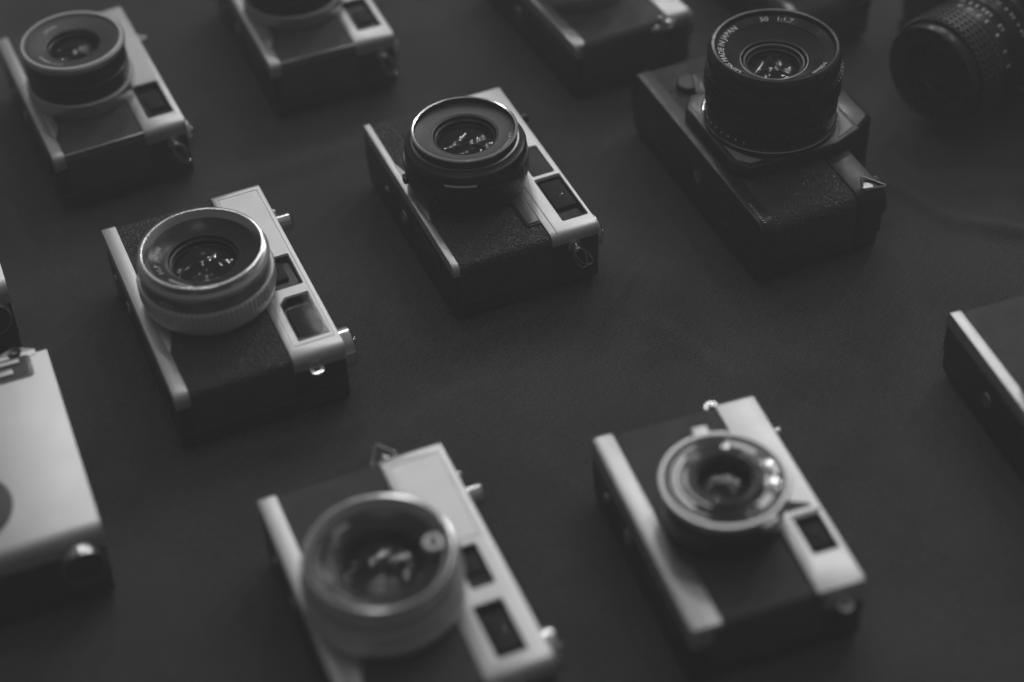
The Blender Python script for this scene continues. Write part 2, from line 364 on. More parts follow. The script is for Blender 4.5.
# ------------------------------------------------------------------ rangefinder camera
def rangefinder(t, o):
    """t: the thing's Empty. o: options, all in millimetres, x to the viewer's right, y up the camera, z out of its front"""
    W, H, T = o['W'] / 2, o['H'] / 2, o['T']; mp = M[o.get('metal', 'satin')]; ml = M[o.get('leather', 'leather')]
    rc = o.get('corner', 4.0); bot = -H + o['bot']; top = o['top']; dz = o.get('door', 11.5)
    pd = T - o.get('shell', 8)
    def front(ins, z0=dz + 0.3): return rrect(-W - 1.6 + ins, z0, W - ins, T - ins, 0, 6, (0.3, 0.3, rc, 3.0))
    bo = finish(prism(bmesh.new(), front(0.7), bot + 0.02, top - 0.02, 0, M4=XZ), 'body', ml, t)
    bm = prism(bmesh.new(), rrect(-W - 1.0, dz + .3, W - .5, pd - .1, .3), -H + .3, bot - 0.05, 0.3, M4=XZ, botbev=True)
    prism(bm, rrect(-W - 1.0, dz + .3, W - .5, pd - .1, .3), top + 0.05, H - .3, 0.3, M4=XZ, botbev=True)
    finish(bm, 'side_shell', M['black'], t)
    bm = prism(bmesh.new(), rrect(-W + 0.2, 0, W - 0.2, dz, 0, 6, (5, 5, .6, .6)), -H + 0.4, H - 0.4, 0.8, M4=XZ, botbev=True)
    finish(bm, 'back_door', M['black'], t)
    # bottom plate, with the step that swells round the lens
    bm = prism(bmesh.new(), front(0, pd), -H, bot, 0.8, M4=XZ, botbev=True)
    if o.get('flare'):
        x0, x1, x2, x3, d = o['flare']
        prism(bm, [(x0, bot - 1), (x3, bot - 1), (x3, bot + 0.3), (x2, bot + d), (x1, bot + d), (x0, bot + 0.3)], T - 3, T + 0.05, 0.3)
    bp_ = finish(bm, 'bottom_plate', mp, t)
    bm = lathe(bmesh.new(), [(0, -.6), (1.5, -.6), (1.7, .5), (3.6, .5), (3.9, 0), (3.9, -1), (0, -1)], 32, axisY(o.get('tripod', -18), T * .45, -H, -1))
    finish(bm, 'tripod_socket', M['steel'], t)
    if not o.get('no_button'):
      bm = lathe(bmesh.new(), [(0, .9), (2.0, .8), (2.4, 0), (2.4, -1), (0, -1)], 24, axisY(o.get('tripod', -18) - 24, T * .45, -H, -1))
      finish(bm, 'rewind_button', M['steel'], t)
    bm = prism(bmesh.new(), rrect(8, dz + 3, 44, T - 10, 2), 0, 0.5, 0.2, M4=Matrix(((1, 0, 0, 0), (0, 0, -1, -H), (0, 1, 0, 0), (0, 0, 0, 1))))
    finish(bm, 'film_hatch', M['anod'], t)
    # top plate with its window wells
    bm = prism(bmesh.new(), front(0, pd), top, H, 0.8, M4=XZ, botbev=True)
    tp = finish(bm, 'top_plate', mp, t)
    cuts = []
    for wn in o['windows']:
        cuts.append(prism(bmesh.new(), wn['poly'], T - wn.get('deep', 4), T + 3))
    if o.get('panel'):   # engraved outline: a shallow groove
        P = o['panel']; cuts.append(groove(P['out'], P['w'], T))
    cut(tp, cuts)
    for wn in o['windows']:
        d = wn.get('deep', 4); poly = wn['poly']
        cx = sum(a for a, _ in poly) / len(poly); cy = sum(b for _, b in poly) / len(poly)
        sh = lambda k: [(cx + (a - cx) * k, cy + (b - cy) * k) for a, b in poly]
        if wn.get('flat'):
            finish(prism(bmesh.new(), sh(0.985), T - d + 0.05, T - 0.35, 0.3), wn['name'], M['wingrey'], t); continue
        fr = bmesh.new(); k = 0.985; a_, b_ = sh(k), sh(0.90)
        nn = len(poly)
        vs = [[fr.verts.new((x, y, z)) for x, y in pp] for pp, z in ((a_, T - d + .05), (a_, T - .25), (b_, T - .25), (b_, T - d + .6))]
        for A, B in zip(vs, vs[1:]):
            for i in range(nn): fr.faces.new((A[i], A[(i + 1) % nn], B[(i + 1) % nn], B[i]))
        fr.faces.new(vs[3]); fr.faces.new(vs[0][::-1])
        fo = finish(fr, wn['name'], M['blackg'], t)
        if wn.get('inner'):
            x0, y0, x1, y1 = wn['inner']
            finish(prism(bmesh.new(), rrect(x0, y0, x1, y1, 0.6), T - d + .7, T - 1.0, 0.4), 'eyepiece_glass', M['wingrey'], fo)
            g = bmesh.new(); dome(g, min(x1 - x0, y1 - y0) * 0.33, T - 1.0, 0.5, 0.2, at((x0 + x1) / 2, (y0 + y1) / 2), 32)
            finish(g, 'front_element', M['glass'], fo)
        finish(prism(bmesh.new(), sh(0.97), T - 0.24, T - 0.12), 'pane', M['pane'], fo)
    if o.get('badge'):
        x0, y0, x1, y1 = o['badge']
        bb = finish(prism(bmesh.new(), rrect(x0, y0, x1, y1, 1.2, rr=(1.4, 1.4, .2, .2)), T - 2, T + 0.1, 0.3), 'badge_surround', M['black'], t)
        finish(prism(bmesh.new(), rrect(x0 + 1, y0 + 1, x1 - 1, y1 - .5, 0.8), T, T + 0.8, 0.3), 'badge', M['grey'], bb)
    if o.get('edge_trim'):
        x, y0, y1 = W - 1.1, bot, top
        finish(prism(bmesh.new(), rrect(x - 0.7, y0, x + .5, y1, .3), T - 4, T - 0.2, 0.3), 'end_trim', M['steel'], t)
    # top deck fittings
    for f in o.get('deck', []):
        k, x, z = f[0], f[1], f[2]
        if k == 'button':
            bm = lathe(bmesh.new(), [(0, 0), (3.8, 0), (4.0, .6), (4.0, f[3] * .5), (2.8, f[3] * .55), (2.8, f[3] - .6), (2.2, f[3]), (0, f[3] - .3)], 40, axisY(x, z, H))
            finish(bm, 'shutter_button', M[f[4] if len(f) > 4 else 'chrome'], t)
        if k == 'dial':
            bm = lathe(bmesh.new(), [(0, 0), (f[3] + .3, 0), (f[3] + .3, 1), (f[3], 1.2), (f[3], f[4] - .7), (f[3] - .7, f[4]), (f[3] * .55, f[4]), (f[3] * .5, f[4] - .5), (0, f[4] - .5)], 96, axisY(x, z, H), (1.1, f[4] - .69, 48, .22))
            d_ = finish(bm, f[5] if len(f) > 5 else 'rewind_knob', M[f[6] if len(f) > 6 else 'chrome'], t)
            if len(f) > 7:
                b2 = prism(bmesh.new(), rrect(-f[3] * .8, -1.3, f[3] * .8, 1.3, 1.2), f[4] - .4, f[4] + .9, .3, M4=axisY(x, z, H) @ Matrix.Rotation(R(f[7]), 4, 'Z'))
                finish(b2, 'fold_out_crank', M['chrome'], d_)
        if k == 'lever':
            b2 = prism(bmesh.new(), rrect(-3, -3, f[3], 3, 2.6), 0.4, 2.4, .4, M4=axisY(x, z, H) @ Matrix.Rotation(R(f[4]), 4, 'Z'))
            lathe(b2, [(0, 0), (5.5, 0), (5.5, 3.4), (4.8, 4), (0, 4)], 40, axisY(x, z, H)); finish(b2, 'advance_lever', M['chrome'], t)
        if k == 'shoe':
            b2 = bmesh.new()
            prism(b2, rrect(x - 9, z - 8, x + 9, z + 8, .5), 0, 0.8, .2, M4=XZ @ Matrix.Translation((0, 0, H)))
            for s in (-1, 1):
                prism(b2, rrect(x + s * 9 - 1, z - 8, x + s * 9 + 1, z + 8, .3), 0.4, 2.6, .2, M4=XZ @ Matrix.Translation((0, 0, H)))
                prism(b2, rrect(x + s * 7.6 - 1.6, z - 8, x + s * 7.6 + 1.6, z + 8, .3), 2.2, 2.9, .2, M4=XZ @ Matrix.Translation((0, 0, H)))
            finish(b2, 'accessory_shoe', M['chrome'], t)
        if k == 'screw':
            finish(lathe(bmesh.new(), [(0, 0), (1.5, 0), (1.4, .8), (.9, 1.2), (0, 1.2)], 20, axisY(x, z, H)), 'deck_screw', M['chrome'], t)
    # strap lugs on the end faces
    for (sg, y, z, kind) in o.get('lugs', []):
        xx = sg * (W - 0.1)
        lg = lathe(bmesh.new(), [(0, 0), (3.4, 0), (3.4, .7), (2.2, 1.1), (0, 1.1)], 28, axisX(y, z, xx, sg))
        if kind in ('eye', 'ring', 'tri', 'slot'):
            pts = [(xx + sg * (2.2 + 1.9 * math.cos(a)), y, z + 1.9 * math.sin(a)) for a in [2 * PI * k / 20 for k in range(20)]]
            tube(lg, pts, .75, True, 10)
        if kind == 'tab':
            m4 = at(xx + sg * 2.6, y, z)
            lathe(lg, [(1.5, -.5), (3.3, -.5), (3.3, .5), (1.5, .5)], 32, m4)
            prism(lg, rrect(min(xx, xx + sg * 1.4), y - 3, max(xx, xx + sg * 1.4), y + 3, .3), z - .5, z + .45, .1)
        lo_ = finish(lg, 'strap_lug', M['chrome'], t)
        if kind == 'ring':      # split ring that hangs down the end face
            b2 = bmesh.new()
            for q, tw in ((0, 0), (1.2, 14)):
                pts = []
                for k in range(28):
                    a = 2 * PI * k / 28
                    pts.append(Vector((sg * (1.4 + q * .6) + .8 * math.sin(a), 2.9 * math.cos(a), -6.0 + 8.0 * math.sin(a))))
                m4 = Matrix.Translation((xx + sg * 2.0, y, z)) @ Matrix.Rotation(R(18 + tw), 4, 'X')
                tube(b2, pts, .55, True, 8, m4)
            finish(b2, 'split_ring', M['chrome'], lo_)
        if kind == 'tri':
            b2 = bmesh.new(); cps = [(0, -6.5), (0, 6.5), (8.5, 0)]; pts = []
            for i in range(3):
                A = Vector((*cps[i], 0)); B_ = Vector((*cps[(i + 1) % 3], 0)); 
                for k in range(6): pts.append(A.lerp(B_, 0.1 + 0.8 * k / 5))
            m4 = Matrix.Translation((xx + sg * 2.4, y, z - 1)) @ Matrix.Scale(o.get('tri_size', 1.0), 4) @ Matrix.Rotation(R(o.get('tri_rot', 0)), 4, 'X') @ Matrix.Rotation(R(-25 * sg), 4, 'Y') @ Matrix.Rotation(R(0 if sg > 0 else 180), 4, 'Z')
            tube(b2, pts, .8, True, 8, m4)
            finish(b2, 'strap_ring', M['chrome'], lo_)
    o['lens'](t, T)

def groove(poly, wd, T):
    cx = sum(a for a, _ in poly) / len(poly); cy = sum(b for _, b in poly) / len(poly)
    # offset inward by wd along edge normals
    n_ = len(poly); ins = []
    for i in range(n_):
        a, b_, c = Vector(poly[i - 1]), Vector(poly[i]), Vector(poly[(i + 1) % n_])
        d1 = (b_ - a).normalized(); d2 = (c - b_).normalized()
        n1 = Vector((-d1.y, d1.x)); n2 = Vector((-d2.y, d2.x)); q = (n1 + n2).normalized()
        k = wd / max(0.35, q.dot(n1)); ins.append(b_ + q * k)
    b = bmesh.new()
    O0 = [b.verts.new((x, y, T - .35)) for x, y in poly]; O1 = [b.verts.new((x, y, T + 3)) for x, y in poly]
    I0 = [b.verts.new((v.x, v.y, T - .35)) for v in ins]; I1 = [b.verts.new((v.x, v.y, T + 3)) for v in ins]
    for i in range(n_):
        j = (i + 1) % n_
        b.faces.new((O0[i], O0[j], O1[j], O1[i])); b.faces.new((I0[j], I0[i], I1[i], I1[j]))
        b.faces.new((O0[j], O0[i], I0[i], I0[j])); b.faces.new((O1[i], O1[j], I1[j], I1[i]))
    return b

def glassworks(ln, c, r, z, depth=14, inner_mat='anod', hood=None, bright=True):
    """elements, baffles and iris behind a front opening of radius r at height z"""
    x, y = c; P = at(x, y)
    finish(lathe(bmesh.new(), [(r + .1, z), (r - .8, z - .2), (r - 1.4, z - 2), (r - 2.2, z - 2.4), (r * .90, z - 4.6), (r * .84, z - 5.0), (r * .76, z - depth), (r * .3, z - depth - .4), (0, z - depth - .4), (0, z - depth - 2), (r + .1, z - depth - 2)], 96, P),
           'inner_barrel', M[inner_mat], ln)
    finish(dome(bmesh.new(), r - 1.5, z - 3.6, r * .22, 1.0, P), 'front_element', M['glass'], ln)
    finish(dome(bmesh.new(), r * .80, z - 7.2, -r * .16, .8, P), 'second_element', M['glass_weak'], ln)
    finish(dome(bmesh.new(), r * .70, z - depth + 1.2, r * .2, .8, P), 'rear_element', M['glass_weak'], ln)
    finish(lathe(bmesh.new(), [(r * .86, z - 4.9), (r * .86, z - 4.4), (r * .83, z - 4.2), (r * .81, z - 4.9)], 96, P), 'retaining_ring', M['steel'], ln)
    finish(lathe(bmesh.new(), [(r * .78, z - depth + 2.6), (r * .77, z - depth + 3.0), (r * .74, z - depth + 2.9), (r * .74, z - depth + 2.2)], 96, P), 'retaining_ring', M['steel'], ln)
    if bright:
        finish(lathe(bmesh.new(), [(0, z - depth + .2), (r * .34, z - depth - .3), (r * .34, z - depth - .6), (0, z - depth - .6)], 48, P), 'shutter_blades', M['mirror'], ln)

# ---- lenses
def lens_black(t, T):
    c = (1.5, -5.9); P = at(*c)
    ln = finish(lathe(bmesh.new(), [(29.5, T - 1), (29.5, 40), (30.2, 40.6), (30.2, 47), (29.6, 47.4), (30.0, 48), (30.0, 57.2), (29.2, 58.8), (27.2, 59.6), (26.4, 60.4), (24.6, 60.4), (24.6, T - 1)], 120, P), 'lens', M['anod'], t)
    finish(lathe(bmesh.new(), [(26.5, 60.2), (26.55, 60.9), (25.6, 61.2), (25.4, 60.2)], 120, P), 'thin_rim', M['steel'], ln)
    finish(lathe(bmesh.new(), [(25.6, 60.6), (25.6, 64.9), (25.9, 65.3), (25.9, 66), (25.3, 66.3), (24.6, 66.0), (24.6, 60.6)], 120, P), 'filter_rim', M['anod'], ln)
    finish(lathe(bmesh.new(), [(26.1, 65.3), (26.1, 66.1), (25.5, 66.5), (24.7, 66.3), (24.6, 65.4)], 120, P), 'front_rim', M['chrome'], ln)
    finish(lathe(bmesh.new(), [(24.65, 63.4), (24.2, 63.2), (16.6, 62.6), (16.2, 62.2), (16.2, 61), (24.65, 61)], 120, P), 'name_ring', M['namegry'], ln)
    finish(arcring(bmesh.new(), 29.9, 30.35, 53.6, 54.6, -42, -12, M4=P), 'index_line', M['white'], ln)
    finish(lathe(bmesh.new(), [(28.4, 45), (30.6, 45), (30.9, 45.4), (30.9, 51.2), (30.6, 51.6), (28.4, 51.6)], 240, P, (45.3, 51.3, 60, .35)), 'focus_ring', M['anod'], ln)
    for a in (205, 250):
        finish(prism(bmesh.new(), rrect(28, -2.4, 32.4, 2.4, .8), 41.5, 44.5, .5, M4=P @ Matrix.Rotation(R(a + 58), 4, 'Z')), 'setting_tab', M['anod'], ln)
    ring_text('lettering', '', 0, 0, 0, 0, 0, M['white'], ln, P, jobs=[('1:2.8 f=45mm  JAPAN', 2.4, 21.6, 63.02, 0.08, 68, 1.0)])
    glassworks(ln, c, 16.3, 62.4, 17)

def lens_knurled(t, T):
    c = (4.6, -5.4); P = at(*c)
    ln = finish(lathe(bmesh.new(), [(27, T - 1), (27, 38.2), (30.6, 38.6), (31.0, 39.2), (31.0, 43.2), (30.2, 43.6), (24, 43.6), (24, T - 1)], 120, P), 'lens', M['brushed'], t)
    finish(lathe(bmesh.new(), [(26, 43.4), (31.2, 43.4), (31.9, 44.0), (31.9, 50.2), (31.3, 50.9), (26, 50.9)], 480, P, (43.9, 50.4, 80, .7)), 'focus_ring', M['brushed'], ln)
    finish(lathe(bmesh.new(), [(25, 50.8), (30.2, 50.8), (30.0, 51.6), (29.2, 54.6), (29.3, 57.4), (25, 57.4)], 120, P), 'distance_scale', M['steel'], ln)
    finish(lathe(bmesh.new(), [(26, 57.3), (29.9, 57.3), (30.5, 58.0), (30.5, 60.0), (29.2, 61.4), (26.4, 61.4), (26, 61.0)], 120, P), 'front_rim', M['satin'], ln)
    finish(lathe(bmesh.new(), [(28.9, 61.3), (28.9, 62.6), (28.4, 62.8), (28.4, 63.3), (28.9, 63.6), (28.8, 64.5), (28.1, 64.8), (27.3, 64.7), (26.6, 64.0), (24.9, 61.3)], 120, P), 'filter_ring', M['chrome'], ln)
    finish(lathe(bmesh.new(), [(25.9, 61.4), (24.9, 61.5), (24.3, 61.2), (18.6, 58.9), (17.2, 58.6), (17.2, 54), (25.9, 54)], 120, P), 'name_ring', M['nameblk'], ln)
    ring_text('lettering', '', 0, 0, 0, 0, 0, M['white'], ln, P, jobs=[('1:1.7', 3.4, 20.4, 59.85, 0.38, 285, 1.0), ('f=45mm', 3.4, 20.4, 59.85, 0.38, 330, 1.0), ('JAPAN', 3.2, 20.4, 59.85, 0.38, 258, 1.0)])
    barrel_text('scale_figures', [('10  5  3', 2.4, 29.7, 52.2, -60)], M['white'], ln, P)
    glassworks(ln, c, 17.2, 58.4, 15)

def lens_wide(t, T):
    c = (8.0, -9.3); P = at(*c)
    ln = finish(lathe(bmesh.new(), [(28.5, T - 1), (28.5, 38), (31.6, 38.6), (32.0, 39.2), (32.0, 43), (31.2, 43.8), (31.2, 45.4), (24, 45.4), (24, T - 1)], 120, P), 'lens', M['brushed'], t)
    finish(lathe(bmesh.new(), [(25, 45.3), (31.9, 45.3), (32.3, 46), (32.3, 51), (31.6, 51.8), (25, 51.8)], 480, P, (45.9, 51.2, 60, .9)), 'focus_ring', M['brushed'], ln)
    finish(lathe(bmesh.new(), [(25, 51.7), (29.4, 51.7), (29.4, 54.4), (31.4, 55.4), (31.2, 59), (30.4, 60.6), (27.0, 60.8), (25, 60.8)], 120, P), 'front_rim', M['satin'], ln)
    finish(lathe(bmesh.new(), [(30.2, 60.4), (30.2, 61.6), (29.8, 62), (30.0, 63.4), (29.4, 64.6), (28.2, 64.8), (27.4, 64.2), (25.4, 60.4)], 120, P), 'filter_ring', M['chrome'], ln)
    finish(lathe(bmesh.new(), [(25.3, 61.0), (24.8, 61.0), (18.8, 58.6), (18.2, 56), (25.3, 56)], 120, P), 'name_ring', M['nameblk'], ln)
    Q = P @ at(2.6, 21.2)
    cw = finish(lathe(bmesh.new(), [(2.2, 58.5), (4.2, 58.5), (4.2, 62.8), (3.8, 63.3), (2.4, 63.3), (2.2, 62.8)], 40, Q), 'meter_cell', M['brushed'], ln)
    finish(lathe(bmesh.new(), [(0, 58.5), (2.25, 58.5), (2.25, 62.2), (0, 62.6)], 32, Q), 'meter_window', M['blackg'], ln)
    ring_text('lettering', '', 0, 0, 0, 0, 0, M['white'], ln, P, jobs=[('1:1.7  f=45mm', 2.6, 21.6, 59.7, 0.38, 330, 1.0), ('JAPAN', 2.6, 21.6, 59.7, 0.38, 215, 1.0)])
    glassworks(ln, c, 18.4, 58.2, 15)

def lens_dial(t, T):
    c = (3.9, -3.0); P = at(*c)
    ln = finish(lathe(bmesh.new(), [(24.5, T - 1), (24.5, 42), (25.2, 42.6), (25.2, 50), (24.4, 51), (24.4, 55), (18, 55), (18, T - 1)], 120, P), 'lens', M['anod'], t)
    finish(lathe(bmesh.new(), [(20, 54.8), (25.6, 54.8), (26.6, 55.6), (26.6, 57.6), (26.0, 58.3), (24.4, 58.3), (24.0, 57.4), (20, 57.2)], 240, P, (55.5, 57.7, 90, .3)), 'front_rim', M['satin'], ln)
    finish(lathe(bmesh.new(), [(24.1, 57.5), (15.2, 57.9), (14.0, 58.6), (12.6, 58.4), (12.4, 57), (12.4, 55), (24.1, 55)], 120, P), 'name_ring', M['nameblk'], ln)
    finish(lathe(bmesh.new(), [(14.6, 57.8), (14.4, 58.9), (13.4, 59.1), (12.9, 58.4), (12.9, 57.8)], 96, P), 'inner_rim', M['anod'], ln)
    finish(arcring(arcring(arcring(bmesh.new(), 18.4, 19.9, 57.6, 58.0, 212, 300, M4=P), 20.9, 21.6, 57.5, 57.9, 190, 320, M4=P), 17.6, 21.6, 57.5, 58.0, 150, 154, M4=P), 'scale_arcs', M['satin'], ln)
    finish(arcring(arcring(arcring(bmesh.new(), 17.8, 21.5, 57.5, 58.1, 22, 46, M4=P), 18.4, 20.6, 57.5, 58.1, 116, 148, M4=P), 15.2, 16.2, 57.5, 58.2, 236, 318, M4=P), 'setting_ring', M['brushed'], ln)
    ring_text('lettering', '', 0, 0, 0, 0, 0, M['white'], ln, P, jobs=[('f=40mm  1:2.8', 3.0, 15.4, 57.95, 0, 262, 1.0), ('JAPAN', 3.0, 16.0, 57.95, 0, 130, 1.0), ('5  10  30', 2.6, 19.9, 57.75, 0, 30, 1.0)])
    for (a, r_, sx, sy) in ((88, 19.3, 2.7, 3.8), (60, 19.3, 2.7, 3.8)):
        finish(prism(bmesh.new(), rrect(-sx, -sy, sx, sy, 1.0), 57.3, 58.7, .3, M4=P @ Matrix.Rotation(R(a), 4, 'Z') @ at(r_, 0)), 'meter_cell', M['chrome'], ln)
    finish(prism(bmesh.new(), rrect(22, -4, 28.6, 4, 1.2), 54.5, 57.2, .5, M4=P @ Matrix.Rotation(R(18), 4, 'Z')), 'focus_lever', M['satin'], ln)
    finish(prism(bmesh.new(), rrect(24, -3.4, 31.6, 3.4, .8), 54.5, 56.8, .5, M4=P @ Matrix.Rotation(R(176), 4, 'Z')), 'aperture_lever', M['satin'], ln)
    finish(lathe(bmesh.new(), [(0, 57.4), (1.6, 57.4), (1.4, 58.5), (0, 58.8)], 24, P @ at(-15.5, 7)), 'ring_screw', M['chrome'], ln)
    glassworks(ln, c, 12.6, 58.0, 13)

def lens_tall(t, T):
    c = (5.6, -4.6); P = at(*c)
    ln = finish(lathe(bmesh.new(), [(27.0, T - 1), (27.0, T + 4), (28.2, T + 4.6), (28.2, T + 7.4), (27.4, T + 8.2), (24, T + 8.2), (24, T - 1)], 120, P), 'lens', M['satin_dull'], t)
    finish(lathe(bmesh.new(), [(20, T + 8), (26.6, T + 8), (26.6, 52), (25.8, 52.6), (26.3, 53.2), (26.3, 61.8), (20, 61.8)], 240, P, (53.5, 61.5, 60, .3)), 'barrel', M['anod'], ln)
    finish(lathe(bmesh.new(), [(24.1, 61.6), (26.4, 61.6), (27.2, 62.4), (27.2, 64.8), (26.2, 65.8), (24.8, 65.8), (24.1, 64.8)], 120, P), 'front_rim', M['satin_dull'], ln)
    finish(lathe(bmesh.new(), [(24.0, 64.4), (23.0, 64.5), (17, 63.0), (14.8, 62.8), (14.4, 60), (24.0, 60)], 120, P), 'name_ring', M['namegry'], ln)
    ring_text('lettering', '', 0, 0, 0, 0, 0, M['white'], ln, P, jobs=[('1:1.9  f=45mm', 2.6, 18.4, 63.45, 0.22, 330, 1.0), ('JAPAN', 2.6, 18.4, 63.45, 0.22, 215, 1.0)])
    glassworks(ln, c, 14.6, 62.6, 14)

G_RF = 'chrome and black rangefinder cameras on the cloth'
def rot(x0, y0, x1, y1): return rrect(x0, y0, x1, y1, 1.0, 3)

# ---- centre camera
t = thing('film_camera', 'sharp silver and black camera in the middle, with a black lens barrel', 'camera', G_RF, (-0.0135, 0.0849, 0), -68.4)
rangefinder(t, dict(W=123.5, H=76, T=35.5, bot=3.6, top=13.2, corner=4, shell=6, flare=(-24, -14, 12, 24, 3.0), metal='satin',
    windows=[dict(name='light_window', poly=rot(-8, 23.4, 15.4, 35.4), flat=True, deep=1.2),
             dict(name='viewfinder_window', poly=rot(17.5, 22.8, 52.4, 36.6), deep=3.4, inner=(20.5, 24.6, 41.5, 35.4))],
    panel=None, badge=(20, 5.4, 48.8, 13.2),
    deck=[('button', -47, 22, 9.5, 'anod'), ('dial', 47, 19, 8.2, 5.5, 'rewind_knob', 'chrome', 20), ('lever', -28, 17, 18, 170), ('shoe', 6, 18)],
    lugs=[(1, 24.5, 27, 'ring'), (-1, 24, 24, 'eye')], tripod=-6, lens=lens_black))
# fine groove along the lower strip of the top plate
finish(prism(bmesh.new(), rrect(-61, 16.6, 59.5, 17.0, .1), 35.0, 35.62), 'groove_line', M['grey'], t)

# ---- left camera with the knurled chrome lens
t = thing('film_camera', 'silver camera left of centre with a ribbed all chrome lens', 'camera', G_RF, (-0.1361, 0.0096, 0), -68.4)
win2 = [(21.5, 25.4), (25.4, 21.6), (52.6, 21.6), (52.6, 36.8), (21.5, 36.8)]
rangefinder(t, dict(W=127.7, H=80.3, T=35.5, bot=7.0, top=15.2, corner=4.5, flare=(-6, 6, 22, 34, 4.0),
    windows=[dict(name='rangefinder_window', poly=rot(-8, 22.4, 15.6, 36.8), deep=3.2, inner=(-4, 24.4, 8, 32)),
             dict(name='viewfinder_window', poly=win2, deep=3.6, inner=(29, 23.4, 49.5, 34.6))],
    panel=dict(out=[(-60.5, 17.8), (15, 17.8), (19.2, 21), (23.0, 18.2), (55.4, 18.2), (55.4, 38.2), (-60.5, 38.2)], w=.45),
    deck=[('button', -58, 19, 5.5, 'chrome'), ('dial', -46, 22, 4.6, 9.5, 'shutter_button'), ('screw', -6, 22), ('screw', 11, 22), ('dial', 47, 18, 10, 7.5, 'rewind_knob', 'chrome', 60), ('shoe', -22, 16)],
    lugs=[(1, 25, 28.5, 'tab'), (-1, 26.6, 24, 'eye')], tripod=-24, lens=lens_knurled))

# ---- bottom left camera
t = thing('film_camera', 'blurred silver camera cut by the bottom edge, with a wide silver lens', 'camera', G_RF, (-0.0489, -0.1709, 0), -69.5)
rangefinder(t, dict(W=125.9, H=81.9, T=35.5, bot=8.0, top=12.6, corner=4.5, flare=(-8, 6, 34, 48, 5), leather='leather_fine',
    windows=[dict(name='rangefinder_window', poly=rot(-5, 23.6, 17.8, 34.2), deep=3.2, inner=(-1, 25, 9, 32)),
             dict(name='viewfinder_window', poly=rot(25.6, 20.4, 53.4, 33.4), deep=3.6, inner=(31, 22, 50, 31.8))],
    panel=dict(out=[(-58, 15.5), (-8, 15.5), (-8, 37.8), (-58, 37.8)], w=.45),
    deck=[('button', -55, 19, 6, 'chrome'), ('dial', -40, 22, 4.8, 9.5, 'shutter_button'), ('screw', -2, 22), ('screw', 14, 22), ('dial', 45, 18, 10, 7, 'rewind_knob', 'chrome', 60)],
    lugs=[(-1, 16, 33, 'tri'), (1, 24, 28, 'tab')], tri_rot=15, tripod=-20, lens=lens_wide))

# ---- bottom right camera
t = thing('film_camera', 'blurred silver camera at lower right with a dark dial faced lens', 'camera', G_RF, (0.0842, -0.1419, 0), -73.0)
rangefinder(t, dict(W=110.8, H=74.6, T=35.5, shell=11, bot=9.0, top=19.2, corner=3.5, flare=None, leather='leather_fine',
    windows=[dict(name='viewfinder_window', poly=rot(15.6, 23.2, 35.6, 35.0), deep=3.2, inner=(19, 25.0, 32, 33.4))],
    panel=None,
    deck=[('button', -44, 20, 9, 'chrome'), ('dial', 44, 16, 7, 3, 'rewind_knob', 'chrome', 60), ('shoe', 4, 16)],
    lugs=[(-1, 19, 32, 'tab'), (1, 27, 28, 'tab')], tripod=-14, lens=lens_dial))
bm = prism(bmesh.new(), [(-55, -29), (-16, -29), (-7, -30.6), (14, -30.6), (26, -24.5), (55, -24.5), (55, -36.6), (-55, -36.6)], 33, 36.3, .6)
finish(bm, 'bottom_trim', M['satin'], t)
bm = prism(bmesh.new(), [(12, 19.5), (17, 16.0), (54.8, 16.4), (54.8, 36.2), (36.5, 36.2), (36.5, 22.4), (14.8, 22.4), (14.8, 36.2), (12, 36.2)], 34, 36.4, .5)
finish(bm, 'window_surround', M['satin'], t)
finish(prism(bmesh.new(), [(3, 20.2), (13.5, 20.6), (13.5, 33.5), (10, 33.5)], 35, 35.8, .2), 'light_window', M['wingrey'], t)

# ---- top left camera and its twin beside it
t = thing('film_camera', 'blurred silver camera in the top left corner, its whole lens in view', 'camera', G_RF, (-0.2194, 0.1796, 0), -66.8)
rangefinder(t, dict(W=119.3, H=70.7, T=35.5, bot=6.2, top=13.0, corner=4, metal='satin_dull', leather='leather_fine', flare=(-14, -4, 34, 42, 3.5),
    windows=[dict(name='viewfinder_window', poly=rot(17.6, 18.2, 48.6, 32.4), deep=3.4, inner=(28, 22, 40, 30))],
    panel=None, edge_trim=True,
    deck=[('button', -44, 20, 8, 'chrome'), ('dial', 46, 17, 8, 4, 'rewind_knob', 'chrome', 60), ('shoe', 0, 16)],
    lugs=[(1, 27, 25, 'ring'), (-1, 24, 22, 'eye')], tripod=-10, lens=lens_tall))
th = -69.2; e1 = Vector((math.cos(R(th)), math.sin(R(th)))); e2 = Vector((-e1.y, e1.x))
cc = Vector((-0.1225, 0.1834)) - e1 * 0.0597 + e2 * 0.0353
t2 = copy_tree(t); t2.location = (cc.x, cc.y, 0); t2.rotation_euler.z = R(th)
t2['label'] = 'silver camera cut by the top edge, just right of the top left camera'

